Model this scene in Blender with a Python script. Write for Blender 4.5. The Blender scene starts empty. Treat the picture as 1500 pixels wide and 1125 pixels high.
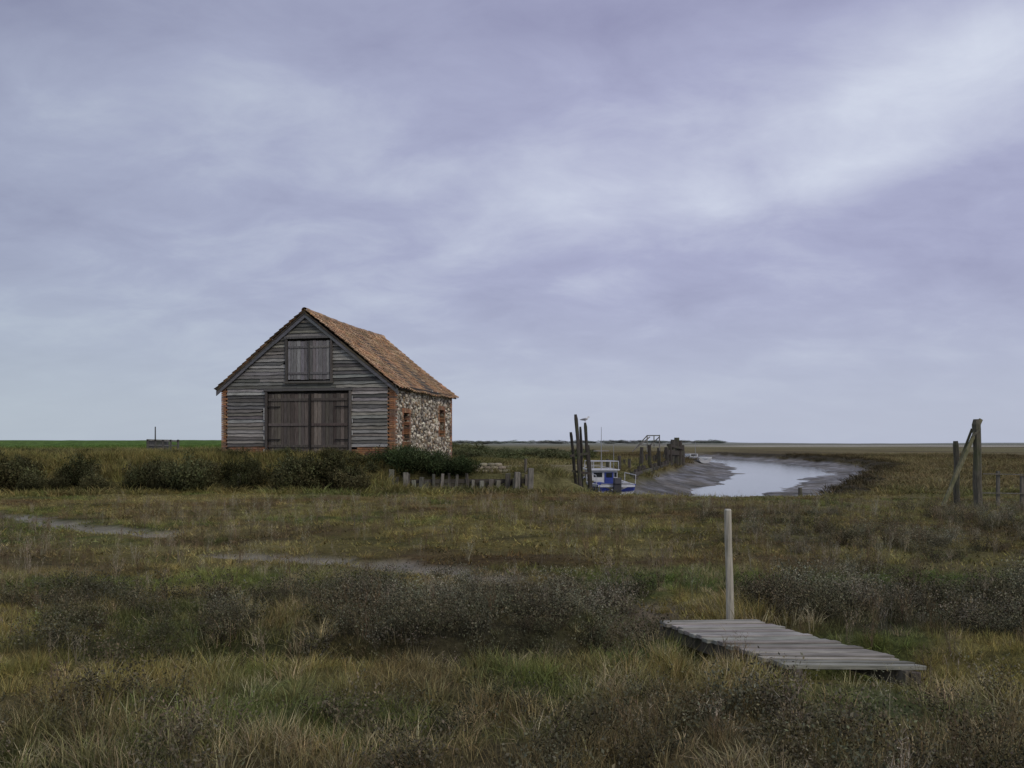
import bpy, math, random
import numpy as np
from mathutils import Vector, Matrix, Euler
random.seed(7); rng=np.random.default_rng(11)
scene=bpy.context.scene
ZC=1.8
# ------------------------------------------------------------------ helpers
def link(o,parent=None):
    scene.collection.objects.link(o)
    if parent is not None: o.parent=parent
    return o
def empty(name,loc=(0,0,0),rz=0.0):
    e=bpy.data.objects.new(name,None); e.empty_display_size=0.3
    e.location=loc; e.rotation_euler=(0,0,rz); link(e); return e
def _h(ix,iy,s):
    n=(ix*374761393+iy*668265263+s*974634777)&0xffffffff
    n=((n^(n>>13))*1274126177)&0xffffffff
    n=(n^(n>>16))&0xffffffff
    return n/4294967295.0
def vn(x,y,s=0):
    x=np.asarray(x,float); y=np.asarray(y,float)
    xf=np.floor(x); yf=np.floor(y); ix=xf.astype(np.int64); iy=yf.astype(np.int64)
    fx=x-xf; fy=y-yf; fx=fx*fx*(3-2*fx); fy=fy*fy*(3-2*fy)
    a=_h(ix,iy,s); b=_h(ix+1,iy,s); c=_h(ix,iy+1,s); d=_h(ix+1,iy+1,s)
    return (a*(1-fx)+b*fx)*(1-fy)+(c*(1-fx)+d*fx)*fy
def fbm(x,y,s=0,o=4):
    t=0;a=.5;n=0
    for i in range(o):
        t=t+a*vn(x*2**i+17.3*i,y*2**i-9.1*i,s+i); n+=a; a*=.5
    return t/n
def ss(a,b,x):
    t=np.clip((x-a)/(b-a),0,1); return t*t*(3-2*t)
def polydist(x,y,P):
    best=np.full(np.shape(x),1e9)
    for (ax,ay),(bx,by) in zip(P[:-1],P[1:]):
        dx,dy=bx-ax,by-ay; L=dx*dx+dy*dy
        t=np.clip(((x-ax)*dx+(y-ay)*dy)/L,0,1)
        best=np.minimum(best,np.hypot(x-ax-t*dx,y-ay-t*dy))
    return best
# ------------------------------------------------------------------ terrain
CY=[28,32,36,40,45,58,78,100,125,159,200]
CML=[4,3.0,2.4,2.6,6.2,9.6,15.2,21,25.5,31,30]
CL=[7,7,7.5,8.3,9.4,13.0,20.5,26,30,33,32]
CR=[8,8.5,9.4,11.2,13.4,19.3,28.5,36,39.5,40,36]
CM=[10.5,11,12.6,14.5,17.0,23.5,33,39.5,43.5,44,39]
DITCH1=[(-18,26),(-12.5,20.8),(-7.6,17.3),(-4.2,14.2),(-1.3,12.6),(0.2,10.9),(1.2,9.6),(1.9,8.2),(2.5,7.3),(4.2,6.5),(9,5.5)]
POOL1=[(-17,24.6),(-12.5,21.3),(-9.8,19.2),(-7.2,17.2)]
POOL2=[(-4.6,14.1),(-3.0,13.3),(-1.3,12.5),(-.3,11.5)]
DITCH2=[(1.4,9.0),(0.6,7.6),(-0.8,7.3),(-2.6,7.6)]
def creekmask(x,y):
    ml=np.interp(y,CY,CML); m=np.interp(y,CY,CM)
    return ss(29,33.5,y)*(1-ss(170,200,y)), ml, m
def cwob(x,y): return (fbm(x*.4,y*.4,44)-.5)*1.6+(fbm(x*.12,y*.12,46)-.5)*2.2*ss(40,60,y)
def pooldist(x,y):
    return np.minimum(polydist(x,y,POOL1),polydist(x,y,POOL2))+(fbm(x*1.6,y*1.6,83)-.5)*.9+.02
def height(x,y):
    x=np.asarray(x,float); y=np.asarray(y,float)
    z=(fbm(x*.25,y*.25,3)-.5)*.22+(fbm(x*1.3,y*1.3,9)-.5)*.16
    z=z*(1-.5*ss(25,60,y))
    far=ss(60,300,y); z=z+far*(fbm(x*.02,y*.02,5)-.5)*.5
    edge=31.5+ (fbm(x*.3,x*0+2,21)-.5)*1.5
    bank=ss(edge,edge+3.2,y)
    hb=.62+.6*(1-ss(-7.5,-3.2,x))
    left=1-ss(1.2,3.4,x)
    left2=np.where(y>45,1-ss(-1,1.5,x-np.interp(y,CY,CML)+1.5),left)
    hb=hb-.35*ss(45,80,y)*ss(-8,0,x)
    bank=np.where(x>-4.6,ss(33.6,33.9,y),bank)
    z=z+bank*hb*left2*(1-ss(160,260,y))
    sb=np.exp(-((y-150)/9.0)**4)*(1-ss(-40,-8,x))
    z=z+sb*(1.15+.12*fbm(x*.1,y*.02,31))
    f,ml,m=creekmask(x,y)
    L=np.interp(y,CY,CL); R=np.interp(y,CY,CR)
    x2=x+cwob(x,y)
    def seg(a,b,za,zb): 
        t=np.clip((x2-a)/(b-a),0,1); return za+(zb-za)*t
    p=np.where(x2<ml+.9,seg(ml,ml+.9,0,-.45),
      np.where(x2<L,seg(ml+.9,L,-.45,-1.0),
      np.where(x2<(L+R)/2,seg(L,(L+R)/2,-1.0,-1.35),
      np.where(x2<R,seg((L+R)/2,R,-1.35,-1.0),
      np.where(x2<m,seg(R,m,-1.0,-.78),seg(m,m+1.8,-.78,.05))))))
    inside=(x2>ml)&(x2<m+1.8)
    mud=(fbm(x*.9,y*.9,71)-.5)*.14+(fbm(x*.3,y*.3,73)-.5)*.22
    z=np.where(inside,z*(1-f)+f*(p+mud+np.where(x2>m,z*np.clip((x2-m)/1.8,0,1),0)),z)
    d1=polydist(x,y,DITCH1)+ (fbm(x*1.5,y*1.5,81)-.5)*.35
    z=z-.13*(1-ss(.25,.8,d1))*ss(4,7,y)
    pool=pooldist(x,y)
    near=1-ss(.5,2.0,pool)
    z=z*(1-near*.8)-.06*(1-ss(.25,.6,pool))
    dd=np.hypot((x-2.3)/1.3,(y-7.3)/.7)
    z=z-.32*(1-ss(.25,1.0,dd))
    d2=polydist(x,y,DITCH2)
    z=z-.4*(1-ss(.1,.6,d2))
    w=ss(850,930,y)*(1-ss(1050,1300,y))
    z=z+w*(1.2+2.6*fbm(x*.012,y*.004,55))*ss(-900,-200,x)
    return z
C=lambda r,g,b:np.array([r,g,b])
OLY=C(.21,.18,.063); BRN=C(.15,.122,.057); GRN=C(.108,.135,.040); RED=C(.135,.086,.040)
DRK=C(.064,.06,.036); GRY=C(.18,.17,.115); STR=C(.33,.28,.155); MUD=C(.165,.15,.12)
def mix(a,b,t):
    t=np.clip(t,0,1)[...,None]; return a*(1-t)+b*t
def shrubmask(x,y):
    n=fbm(x*.55,y*.55,101)
    a=ss(6.9,7.5,y)*(1-ss(10.2,11.4,y))*(1-ss(.9,1.9,x))
    b=ss(7.7,8.5,y)*(1-ss(10.4,11.2,y))*ss(2.3,2.9,x)
    c=ss(11,12,y)*(1-ss(18,26,y))*ss(3.5,6,x)*.35
    dsh=(1-ss(5.4,6.6,y))*.30
    e=a*(.5+.5*np.exp(-((x+.2)/1.9)**2))
    return np.clip((e+b+c+dsh)*ss(.32,.5,n),0,1)
def tint(x,y):
    x=np.asarray(x,float); y=np.asarray(y,float)
    n1=fbm(x*.4,y*.4,201); n2=fbm(x*.9,y*.9,207); n3=fbm(x*.12,y*.12,213)
    c=mix(OLY+0*x[...,None],BRN,ss(.4,.62,n1))
    c=mix(c,GRN,ss(.5,.64,n2)*.8)
    rz=ss(11.5,13,y)*(1-ss(17,21,y))*np.exp(-((x-.5)/5.0)**2)
    c=mix(c,RED,rz*ss(.4,.6,n2*.5+n1*.5+.02)*.8)
    c=mix(c,RED,ss(16,20,y)*(1-ss(28,31,y))*ss(.53,.65,n3*.6+n1*.4)*.5)
    c=mix(c,C(.25,.22,.09),ss(11,14,y)*(1-ss(29,31,y))*ss(.5,.66,fbm(x*.5+9,y*1.1,223))*.6)
    gs=np.exp(-((y-10.9-.05*x)/.65)**2)*ss(.6,2,x)
    c=mix(c,C(.095,.13,.040),gs*.9)
    g2=np.exp(-(((x-2.55)/.75)**2+((y-5.95)/.5)**2)**2)
    g3=np.exp(-(((x+1.75)/.4)**2+((y-6.1)/.5)**2))
    g4=np.exp(-(((x+3.2)/1.3)**2+((y-9.2)/.5)**2))*.4
    c=mix(c,C(.11,.14,.05),np.maximum(np.maximum(g2,g3*.8),g4)*.85)
    c=mix(c,DRK,shrubmask(x,y)*.8)
    c=c*(.8+.4*fbm(x*.7,y*.7,219))[...,None]
    fb=ss(29,33,y)
    cb=mix(C(.12,.112,.046)+0*x[...,None],C(.19,.17,.072),ss(.4,.62,n1))
    cb=mix(cb,C(.078,.09,.036),ss(.5,.65,n3))
    right=ss(8,14,x)
    cr=mix(C(.115,.092,.048)+0*x[...,None],C(.17,.142,.068),ss(.4,.6,fbm(x*.05,y*.03,231)))
    cb=mix(cb,cr,right)
    f,ml_,m_=creekmask(x,y); x2=x+cwob(x,y)
    cb=mix(cb,C(.05,.042,.026),f*ss(m_+.2,m_+.8,x2)*(1-ss(m_+1.8,m_+3.6,x2))*.9)
    c=mix(c,cb,fb)
    c=mix(c,C(.20,.19,.095),ss(80,250,y)*.5*ss(.4,.6,fbm(x*.015,y*.004,241)))
    tr=np.exp(-((y-(44+.9*(x+1)))/3.2)**2)*ss(-6,-3,x)*(1-ss(4,7,x))
    c=mix(c,C(.28,.24,.145),tr*.8)
    sb=np.clip(ss(60,85,y)*(1-ss(165,175,y))*(1-ss(-30,-14,x)),0,1)
    c=mix(c,C(.09,.16,.035),sb*.85)
    c=mix(c,C(.05,.06,.03),np.exp(-((y-132)/6)**2)*(1-ss(-30,-14,x))*.4)
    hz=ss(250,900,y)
    c=mix(c,C(.20,.20,.16),hz*.5)  # atmospheric haze mixed into the far ground colour
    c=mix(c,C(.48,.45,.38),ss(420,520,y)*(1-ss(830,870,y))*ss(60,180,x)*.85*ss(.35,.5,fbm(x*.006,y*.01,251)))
    c=mix(c,C(.25,.265,.23),ss(850,930,y))  # dune belt greyed further, haze put into its colour
    return c
def wetmask(x,y):
    f,ml,m=creekmask(x,y)
    x2=x+cwob(x,y)
    w=f*ss(ml+.2,ml+.9,x2)*(1-ss(m+.0,m+.5,x2))
    w2=(1-ss(.3,.6,pooldist(x,y)))*.8
    return np.maximum(w,w2)
def grow(start,end,fine_to,s0,g):
    v=[start]
    while v[-1]<end:
        p=v[-1]; v.append(p+s0+g*max(0,p-fine_to))
    return v
ypos=grow(2,3600,13,.12,.016); yneg=[-60,-40,-25,-15,-9,-5,-3,-1.5,-.5,.5,1.2]
ys=np.array(yneg+ypos); xp=grow(0,3600,9,.13,.022); xs=np.array([-a for a in xp[:0:-1]]+xp)
X,Y=np.meshgrid(xs,ys); Z=height(X,Y)
nx,ny=len(xs),len(ys)
co=np.stack([X.ravel(),Y.ravel(),Z.ravel()],1)
i=np.arange(nx*ny).reshape(ny,nx)
F=np.stack([i[:-1,:-1],i[:-1,1:],i[1:,1:],i[1:,:-1]],-1).reshape(-1,4)
def npmesh(name,co,F):
    me=bpy.data.meshes.new(name); me.vertices.add(len(co)); me.vertices.foreach_set('co',co.astype(np.float32).ravel())
    k=F.shape[1]; me.loops.add(F.size); me.loops.foreach_set('vertex_index',F.astype(np.int32).ravel())
    me.polygons.add(len(F)); me.polygons.foreach_set('loop_start',np.arange(0,F.size,k,dtype=np.int32))
    me.update(calc_edges=True); return me
gm=npmesh('marsh_ground',co,F)
gm.polygons.foreach_set('use_smooth',np.ones(len(F),bool))
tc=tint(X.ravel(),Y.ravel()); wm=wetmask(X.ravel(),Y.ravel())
mudc=mix(MUD+0*tc,C(.095,.088,.068),ss(.42,.6,fbm(X.ravel()*.6,Y.ravel()*.35,91)))
poolm=(Y.ravel()<28)[:,None]; mudc=np.where(poolm,C(.30,.27,.205),mudc)
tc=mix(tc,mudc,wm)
bl=polydist(X.ravel(),Y.ravel(),[(1.5,9.4),(1.9,8.6)])
tc=mix(tc,C(.30,.245,.17),(1-ss(.2,.7,bl))*.9)
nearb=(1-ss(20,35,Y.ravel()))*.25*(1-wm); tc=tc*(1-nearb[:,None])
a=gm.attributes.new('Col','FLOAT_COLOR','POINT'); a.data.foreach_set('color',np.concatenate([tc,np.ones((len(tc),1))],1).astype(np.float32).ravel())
a=gm.attributes.new('wet','FLOAT','POINT'); a.data.foreach_set('value',wm.astype(np.float32))
ground=link(bpy.data.objects.new('marsh_ground',gm))
# ------------------------------------------------------------------ materials
class N:
    def __init__(s,name):
        s.m=bpy.data.materials.new(name); s.m.use_nodes=True; s.t=s.m.node_tree; s.b=s.t.nodes['Principled BSDF']
    def n(s,ty,**k):
        x=s.t.nodes.new(ty)
        for a,v in k.items(): setattr(x,a,v)
        return x
    def l(s,a,b): s.t.links.new(a,b)
    def noise(s,vec,scale,detail=4,rough=.55):
        x=s.n('ShaderNodeTexNoise'); x.inputs['Scale'].default_value=scale; x.inputs['Detail'].default_value=detail; x.inputs['Roughness'].default_value=rough
        if vec is not None: s.l(vec,x.inputs['Vector'])
        return x.outputs['Fac']
    def mapr(s,v,a,b,c,d):
        x=s.n('ShaderNodeMapRange'); s.l(v,x.inputs[0])
        for k,q in enumerate((a,b,c,d)): x.inputs[k+1].default_value=q
        return x.outputs[0]
    def scale(s,col,fac):
        x=s.n('ShaderNodeVectorMath',operation='SCALE'); s.l(col,x.inputs[0]); s.l(fac,x.inputs['Scale']); return x.outputs[0]
    def mul(s,a,b):
        x=s.n('ShaderNodeMath',operation='MULTIPLY'); s.l(a,x.inputs[0])
        if isinstance(b,(int,float)): x.inputs[1].default_value=b
        else: s.l(b,x.inputs[1])
        return x.outputs[0]
    def bump(s,h,st,dist):
        x=s.n('ShaderNodeBump'); x.inputs['Strength'].default_value=st; x.inputs['Distance'].default_value=dist; s.l(h,x.inputs['Height']); s.l(x.outputs[0],s.b.inputs['Normal'])
def coords(m,sc=(1,1,1),which='Object'):
    tc=m.n('ShaderNodeTexCoord'); mp=m.n('ShaderNodeMapping'); mp.inputs['Scale'].default_value=sc
    m.l(tc.outputs[which],mp.inputs[0]); return mp.outputs[0]
def colmat(name,sc=(1,1,1),ns=8,lo=.6,hi=1.35,rough=.85,bump=.4,dist=.01,metal=0,spec=.3,patch=None):
    m=N(name); v=coords(m,sc); at=m.n('ShaderNodeAttribute'); at.attribute_name='Col'
    f=m.mapr(m.noise(v,ns,5,.65),.3,.7,lo,hi)
    c=m.scale(at.outputs['Color'],f)
    if patch:
        pc,ps,pa,pb,pm=patch
        v2=coords(m); k=m.mapr(m.noise(v2,ps,4,.6),pa,pb,0,pm)
        mx=m.n('ShaderNodeMix',data_type='RGBA'); m.l(k,mx.inputs[0]); m.l(c,mx.inputs[6]); mx.inputs[7].default_value=(*pc,1); c=mx.outputs[2]
    m.l(c,m.b.inputs['Base Color']); m.b.inputs['Roughness'].default_value=rough; m.b.inputs['Metallic'].default_value=metal
    m.b.inputs['Specular IOR Level'].default_value=spec
    if bump: m.bump(m.noise(v,ns,5,.65),bump,dist)
    return m.m
g=N('marsh_turf'); at=g.n('ShaderNodeAttribute'); at.attribute_name='Col'; wt=g.n('ShaderNodeAttribute'); wt.attribute_name='wet'
v=coords(g)
f1=g.mapr(g.noise(v,.9,5,.7),.3,.7,.6,1.4); f2=g.mapr(g.noise(v,14,4,.75),.3,.7,.55,1.45)
inv=g.n('ShaderNodeMath',operation='SUBTRACT'); inv.inputs[0].default_value=1; g.l(wt.outputs['Fac'],inv.inputs[1])
ff=g.mul(f1,f2)
mx=g.n('ShaderNodeMix',data_type='FLOAT'); g.l(wt.outputs['Fac'],mx.inputs[0]); g.l(ff,mx.inputs[2]); g.l(g.mapr(g.noise(v,1.3,6,.75),.3,.7,.45,1.4),mx.inputs[3])
g.l(g.scale(at.outputs['Color'],mx.outputs[0]),g.b.inputs['Base Color'])
wn=g.mul(wt.outputs['Fac'],g.mapr(g.noise(v,.7,4,.6),.4,.6,.35,1.0))
r=g.mapr(wn,0,1,.95,.38); g.l(r,g.b.inputs['Roughness'])
sp=g.mapr(wn,0,1,.06,.4); g.l(sp,g.b.inputs['Specular IOR Level'])
bn=g.mul(g.noise(v,9,5,.75),g.mapr(inv.outputs[0],0,1,.6,1)); g.bump(bn,.9,.12)
ground.data.materials.append(g.m)
w=N('calm_water'); w.b.inputs['Base Color'].default_value=(.07,.07,.06,1); w.b.inputs['Roughness'].default_value=.08; w.b.inputs['IOR'].default_value=1.33
vw=coords(w,(1,.5,1)); w.bump(w.noise(vw,2.2,4,.6),.25,.03)
def plane(name,pts,z,mat):
    me=bpy.data.meshes.new(name); me.from_pydata([(p[0],p[1],z) for p in pts],[],[list(range(len(pts)))]); o=link(bpy.data.objects.new(name,me)); me.materials.append(mat); return o
plane('creek_water',[(2,33.5),(16,33.5),(30,52),(44,90),(46,190),(26,190),(16,90),(6,50)],-1.0,w.m)
def strip(name,P,wd,z,mat):
    vs=[];fs=[]
    for k,(x,y) in enumerate(P):
        a=P[max(0,k-1)]; b=P[min(len(P)-1,k+1)]; d=Vector((b[0]-a[0],b[1]-a[1])).normalized(); n=Vector((-d.y,d.x))
        vs+=[(x+n.x*wd,y+n.y*wd,z),(x-n.x*wd,y-n.y*wd,z)]
        if k: fs.append((2*k-2,2*k-1,2*k+1,2*k))
    me=bpy.data.meshes.new(name); me.from_pydata(vs,[],fs); me.materials.append(mat); return link(bpy.data.objects.new(name,me))
strip('marsh_stream',POOL2,.45,-.168,w.m); strip('marsh_stream',POOL1,.45,-.172,w.m)
# ------------------------------------------------------------------ mesh builder
class MB:
    def __init__(s): s.v=[];s.f=[];s.c=[];s.m=[];s.sm=[]
    def add(s,vs,fs,col,mat=0,smooth=False):
        o=len(s.v); s.v+=[tuple(p) for p in vs]
        for q in fs: s.f.append([o+i for i in q]); s.c.append(col); s.m.append(mat); s.sm.append(smooth)
    def box(s,c,sz,col,mat=0,R=None):
        hx,hy,hz=sz[0]/2,sz[1]/2,sz[2]/2
        vs=[Vector((x,y,z)) for z in(-hz,hz) for y in(-hy,hy) for x in(-hx,hx)]
        if R is not None: vs=[R@p for p in vs]
        vs=[p+Vector(c) for p in vs]; s.hexa(vs,col,mat)
    def hexa(s,vs,col,mat=0):
        s.add(vs,[(0,2,3,1),(4,5,7,6),(0,1,5,4),(2,6,7,3),(0,4,6,2),(1,3,7,5)],col,mat)
    def tube(s,pts,rs,col,mat=0,n=8,jit=0,cap=True):
        rings=[];pts=[Vector(p) for p in pts]
        for k,p in enumerate(pts):
            d=(pts[min(k+1,len(pts)-1)]-pts[max(k-1,0)]).normalized()
            u=d.cross(Vector((.3,1,.2))).normalized(); w=d.cross(u)
            rings.append([p+(u*math.cos(2*math.pi*i/n)+w*math.sin(2*math.pi*i/n))*rs[k]*(1+random.uniform(-jit,jit)) for i in range(n)])
        vs=[q for r in rings for q in r]; fs=[]
        for k in range(len(rings)-1):
            for i in range(n): fs.append((k*n+i,k*n+(i+1)%n,(k+1)*n+(i+1)%n,(k+1)*n+i))
        if cap: fs+= [tuple(range(n))[::-1],tuple((len(rings)-1)*n+i for i in range(n))]
        s.add(vs,fs,col,mat,False)
    def beam(s,a,b,w,h,col,mat=0):
        a=Vector(a);b=Vector(b);d=b-a;L=d.length;q=d.to_track_quat('X','Z').to_matrix()
        s.box((a+b)/2,(L,w,h),col,mat,q)
    def build(s,name,mats,parent=None,bevel=0):
        me=bpy.data.meshes.new(name); me.from_pydata(s.v,[],s.f)
        for m in mats: me.materials.append(m)
        me.polygons.foreach_set('material_index',s.m); me.polygons.foreach_set('use_smooth',s.sm)
        a=me.attributes.new('Col','FLOAT_COLOR','CORNER'); buf=[]
        for p,c in zip(s.f,s.c): buf+=[c[0],c[1],c[2],1.0]*len(p)
        a.data.foreach_set('color',buf); me.update()
        o=bpy.data.objects.new(name,me); link(o,parent)
        if bevel:
            b=o.modifiers.new('bevel','BEVEL'); b.width=bevel; b.segments=1; b.limit_method='ANGLE'
        return o
def jc(c,a=.25,h=.04):
    k=1+random.uniform(-a,a); return tuple(max(.004,x*k*(1+random.uniform(-h,h))) for x in c)
WH=colmat('weathered_boards',(1,8,14),3,.5,1.45,.85,.5,.01,patch=((.10,.095,.07),.9,.5,.75,.6))
WV=colmat('weathered_planks',(14,14,1),3,.5,1.4,.85,.5,.01)
WP=colmat('old_timber_post',(9,9,1.2),3,.45,1.5,.85,.6,.02,patch=((.07,.09,.03),1.5,.52,.7,.6))
BR=colmat('orange_brick',(1,1,1),9,.6,1.35,.9,.5,.01,patch=((.16,.13,.09),2.5,.47,.65,.7))
TL=colmat('clay_pantile',(1,1,1),5,.6,1.35,.9,.4,.01,patch=((.22,.18,.10),1.3,.48,.7,.6))
PT=colmat('boat_paint',(1,1,1),4,.8,1.12,.45,.1,.005,spec=.4)
GL=colmat('dark_glass',(1,1,1),4,.9,1.1,.1,0,.005,spec=.5)
MT=colmat('galvanised_metal',(1,1,1),4,.8,1.2,.4,0,.005,metal=.6)
fl=N('flint_cobble'); v=coords(fl,(1,1,1.15))
vo=fl.n('ShaderNodeTexVoronoi'); vo.inputs['Scale'].default_value=5.2; fl.l(v,vo.inputs['Vector']); vo.inputs['Randomness'].default_value=.9
sx=fl.n('ShaderNodeSeparateColor'); fl.l(vo.outputs['Color'],sx.inputs[0])
cr=fl.n('ShaderNodeValToRGB'); cr.color_ramp.interpolation='CONSTANT'; e=cr.color_ramp.elements
e[0].position=0; e[0].color=(.72,.65,.5,1); e[1].position=.25; e[1].color=(.46,.40,.29,1)
for p,c in ((.4,(.14,.12,.09,1)),(.52,(.76,.69,.54,1)),(.66,(.34,.25,.15,1)),(.78,(.6,.53,.39,1)),(.90,(.07,.06,.05,1))):
    q=e.new(p); q.color=c
fl.l(sx.outputs[0],cr.inputs[0])
ve=fl.n('ShaderNodeTexVoronoi',feature='DISTANCE_TO_EDGE'); ve.inputs['Scale'].default_value=5.2; fl.l(v,ve.inputs['Vector']); ve.inputs['Randomness'].default_value=.9
mk=fl.mapr(ve.outputs['Distance'],.02,.10,0,1)
mx=fl.n('ShaderNodeMix',data_type='RGBA'); fl.l(mk,mx.inputs[0]); mx.inputs[6].default_value=(.24,.19,.12,1); fl.l(cr.outputs[0],mx.inputs[7])
bp=fl.mapr(fl.noise(v,1.1,5,.7),.36,.66,.4,1.2)
fl.l(fl.scale(mx.outputs[2],bp),fl.b.inputs['Base Color']); fl.b.inputs['Roughness'].default_value=.8; fl.bump(mk,.8,.05)
# ------------------------------------------------------------------ barn
barn=empty('timber_barn',(-12.44,36.59,1.35),-0.2064)
W,D,EH,RH=7.76,8.68,2.95,6.02
mb=MB()
def wallY(mb,x0,x1,holes,mat):
    ys_=sorted({0.12,D}|{h[0] for h in holes}|{h[1] for h in holes})
    for a,b in zip(ys_[:-1],ys_[1:]):
        hs=[h for h in holes if h[0]<=a and h[1]>=b]
        if hs:
            h=hs[0]
            if h[2]>-.6: mb.box(((x0+x1)/2,(a+b)/2,(h[2]-.6)/2),(x1-x0,b-a,h[2]+.6),(1,1,1),mat)
            mb.box(((x0+x1)/2,(a+b)/2,(h[3]+EH)/2),(x1-x0,b-a,EH-h[3]),(1,1,1),mat)
        else: mb.box(((x0+x1)/2,(a+b)/2,(EH-.6)/2),(x1-x0,b-a,EH+.6),(1,1,1),mat)
holes=[(1.15,1.95,.0,1.78),(6.45,7.3,.8,2.1)]
wallY(mb,W-.38,W,holes,0); wallY(mb,0,.38,[],0)
mb.build('flint_side_walls',[fl.m],barn)
mb=MB()
for k in range(620):
    yy=random.uniform(.4,D-.3); zz=random.uniform(0,EH-.05)
    if any(h[0]-.15<yy<h[1]+.15 and h[2]-.1<zz<h[3]+.2 for h in holes): continue
    r=random.uniform(.05,.11); col=random.choice([(.72,.65,.5),(.5,.44,.33),(.13,.11,.09),(.38,.28,.18),(.76,.7,.56),(.2,.16,.11)])
    n=6; c=Vector((W,yy,zz)); ring=[c+Vector((.0,math.cos(i*math.tau/n)*r*random.uniform(.8,1.2),math.sin(i*math.tau/n)*r*.8*random.uniform(.8,1.2))) for i in range(n)]
    ring2=[c+(q-c)*.6+Vector((.045,0,0)) for q in ring]
    mb.add(ring+ring2,[(i,(i+1)%n,n+(i+1)%n,n+i) for i in range(n)]+[tuple(range(n,2*n))],jc(col,.2),0)
mb.build('loose_flints',[colmat('flint_face',ns=12,rough=.75)],barn)
mb=MB(); bc=[(.40,.19,.09),(.34,.16,.08),(.29,.15,.09),(.44,.25,.13),(.22,.13,.09)]
def brick(c,sz): mb.box((c[0],c[1],c[2]),(sz[0],sz[1],sz[2]),jc(random.choice(bc),.2),0)
ch=.078
for cx,sgn in ((0,1),(W,-1)):
    z=-.4; k=0
    while z<EH-.02:
        lx=.30 if k%2 else .2; ly=.22 if k%2 else .42
        brick((cx+sgn*(lx/2-.012)+random.uniform(-.006,.006),ly/2-.02,z+ch/2),(lx,ly,ch-.012))
        brick((cx+sgn*(lx/2-.012),D-ly/2+.012,z+ch/2),(lx,ly,ch-.012))
        z+=ch;k+=1
for r in range(8):
    x=.31+(.11 if r%2 else 0)
    while x<W-.4:
        if not(2.0<x<6.0 and r>5): brick((x+.11,.05+random.uniform(-.012,.012),-.25+r*ch+ch/2),(.212,.1,ch-.012))
        x+=.225
for h in holes:
    z=h[2]
    while z<h[3]+.12:
        for yy in (h[0]-.06,h[1]+.06): brick((W-.16,yy,z+ch/2),(.36,random.choice((.12,.18)),ch-.012))
        z+=ch
    yy=h[0]
    while yy<h[1]: brick((W-.16,yy+.04,h[3]+.09),(.365,.07,.2)); yy+=.08
yy=.45
while yy<D-.3:
    if random.random()<.55: brick((W-.17,yy+.11,EH-.04),(.37,.21,.07))
    yy+=.225
mb.build('brick_quoins_and_plinth',[BR],barn)
mb=MB()
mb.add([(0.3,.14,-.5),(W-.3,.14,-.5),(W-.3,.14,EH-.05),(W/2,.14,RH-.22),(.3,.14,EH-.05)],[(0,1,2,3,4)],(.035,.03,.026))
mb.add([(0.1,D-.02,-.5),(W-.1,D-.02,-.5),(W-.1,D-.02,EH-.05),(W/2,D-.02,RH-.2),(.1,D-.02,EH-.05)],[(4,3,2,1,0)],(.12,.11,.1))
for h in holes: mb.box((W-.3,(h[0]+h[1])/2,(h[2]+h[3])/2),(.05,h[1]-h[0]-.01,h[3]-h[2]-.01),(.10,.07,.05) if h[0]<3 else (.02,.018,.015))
mb.build('inner_boarding',[WV],barn)
mb=MB(); greys=[(.235,.225,.205),(.30,.29,.265),(.17,.16,.147),(.35,.34,.31),(.21,.195,.165),(.12,.115,.105),(.26,.245,.21)]
def gx(z): return W/2-.26 if z<EH-.1 else max(0,(RH-.12-z)/(RH-EH)*W/2)
def board(xa,xb,za,zb,xa2,xb2,col):
    n=max(2,int((xb-xa)/.3)); P=[];tilt=random.uniform(-.02,.02); bo=random.uniform(.028,.06)
    for k in range(n+1):
        t=k/n; jb=random.uniform(-.016,.016); x=xa+(xb-xa)*t; x2=xa2+(xb2-xa2)*t
        P+=[(x,-.005-bo+random.uniform(-.006,.006)+.04,za+tilt*(t-.5)+jb),(x2,.045,zb+tilt*(t-.5)),(x,.06,za+tilt*(t-.5)+jb)]
    fs=[]
    for k in range(n):
        a=3*k;b=a+3; fs+=[(a,b,b+1,a+1),(a,a+2,b+2,b)]
    fs+=[(0,1,2),(3*n,3*n+2,3*n+1)]
    mb.add([(p[0],p[1]-.03,p[2]) for p in P],fs,col)
bh=.142; z=.33; row=0
while z<RH-.25:
    zt=z+bh+.01; zb=z
    lo,hi=W/2-gx(zb),W/2+gx(zb); lo2,hi2=W/2-gx(zt),W/2+gx(zt)
    segs=[(lo,hi,lo2,hi2)]
    for (dx0,dx1,dz0,dz1) in ((2.05,5.92,-1,2.66),(2.98,5.09,3.06,4.85)):
        if zb<dz1-.02 and zt>dz0+.05:
            ns=[]
            for a,b,a2,b2 in segs:
                if a<dx0: ns.append((a,dx0,a2,dx0))
                if b>dx1: ns.append((dx1,b,dx1,b2))
            segs=ns
    for a,b,a2,b2 in segs:
        cuts=[a]
        while b-cuts[-1]>2.6 and random.random()<.8: cuts.append(cuts[-1]+random.uniform(1.1,2.4))
        cuts.append(b)
        for q in range(len(cuts)-1):
            xa,xb=cuts[q],cuts[q+1]-.008
            if xb-xa<.05: continue
            if random.random()<.05 and xb-xa>1: xb-=random.uniform(.2,.5)
            A2=a2 if q==0 else xa; B2=b2 if q==len(cuts)-2 else xb
            col=jc(random.choice(greys),.22)
            if z>4.6: col=tuple(c*.9 for c in col)
            if random.random()<.05: col=(.06,.058,.055)
            board(xa,xb,zb,zt,A2,B2,col)
    z+=bh*random.uniform(.92,1.08); row+=1
mb.build('weatherboards',[WH],barn)
mb=MB()
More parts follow.
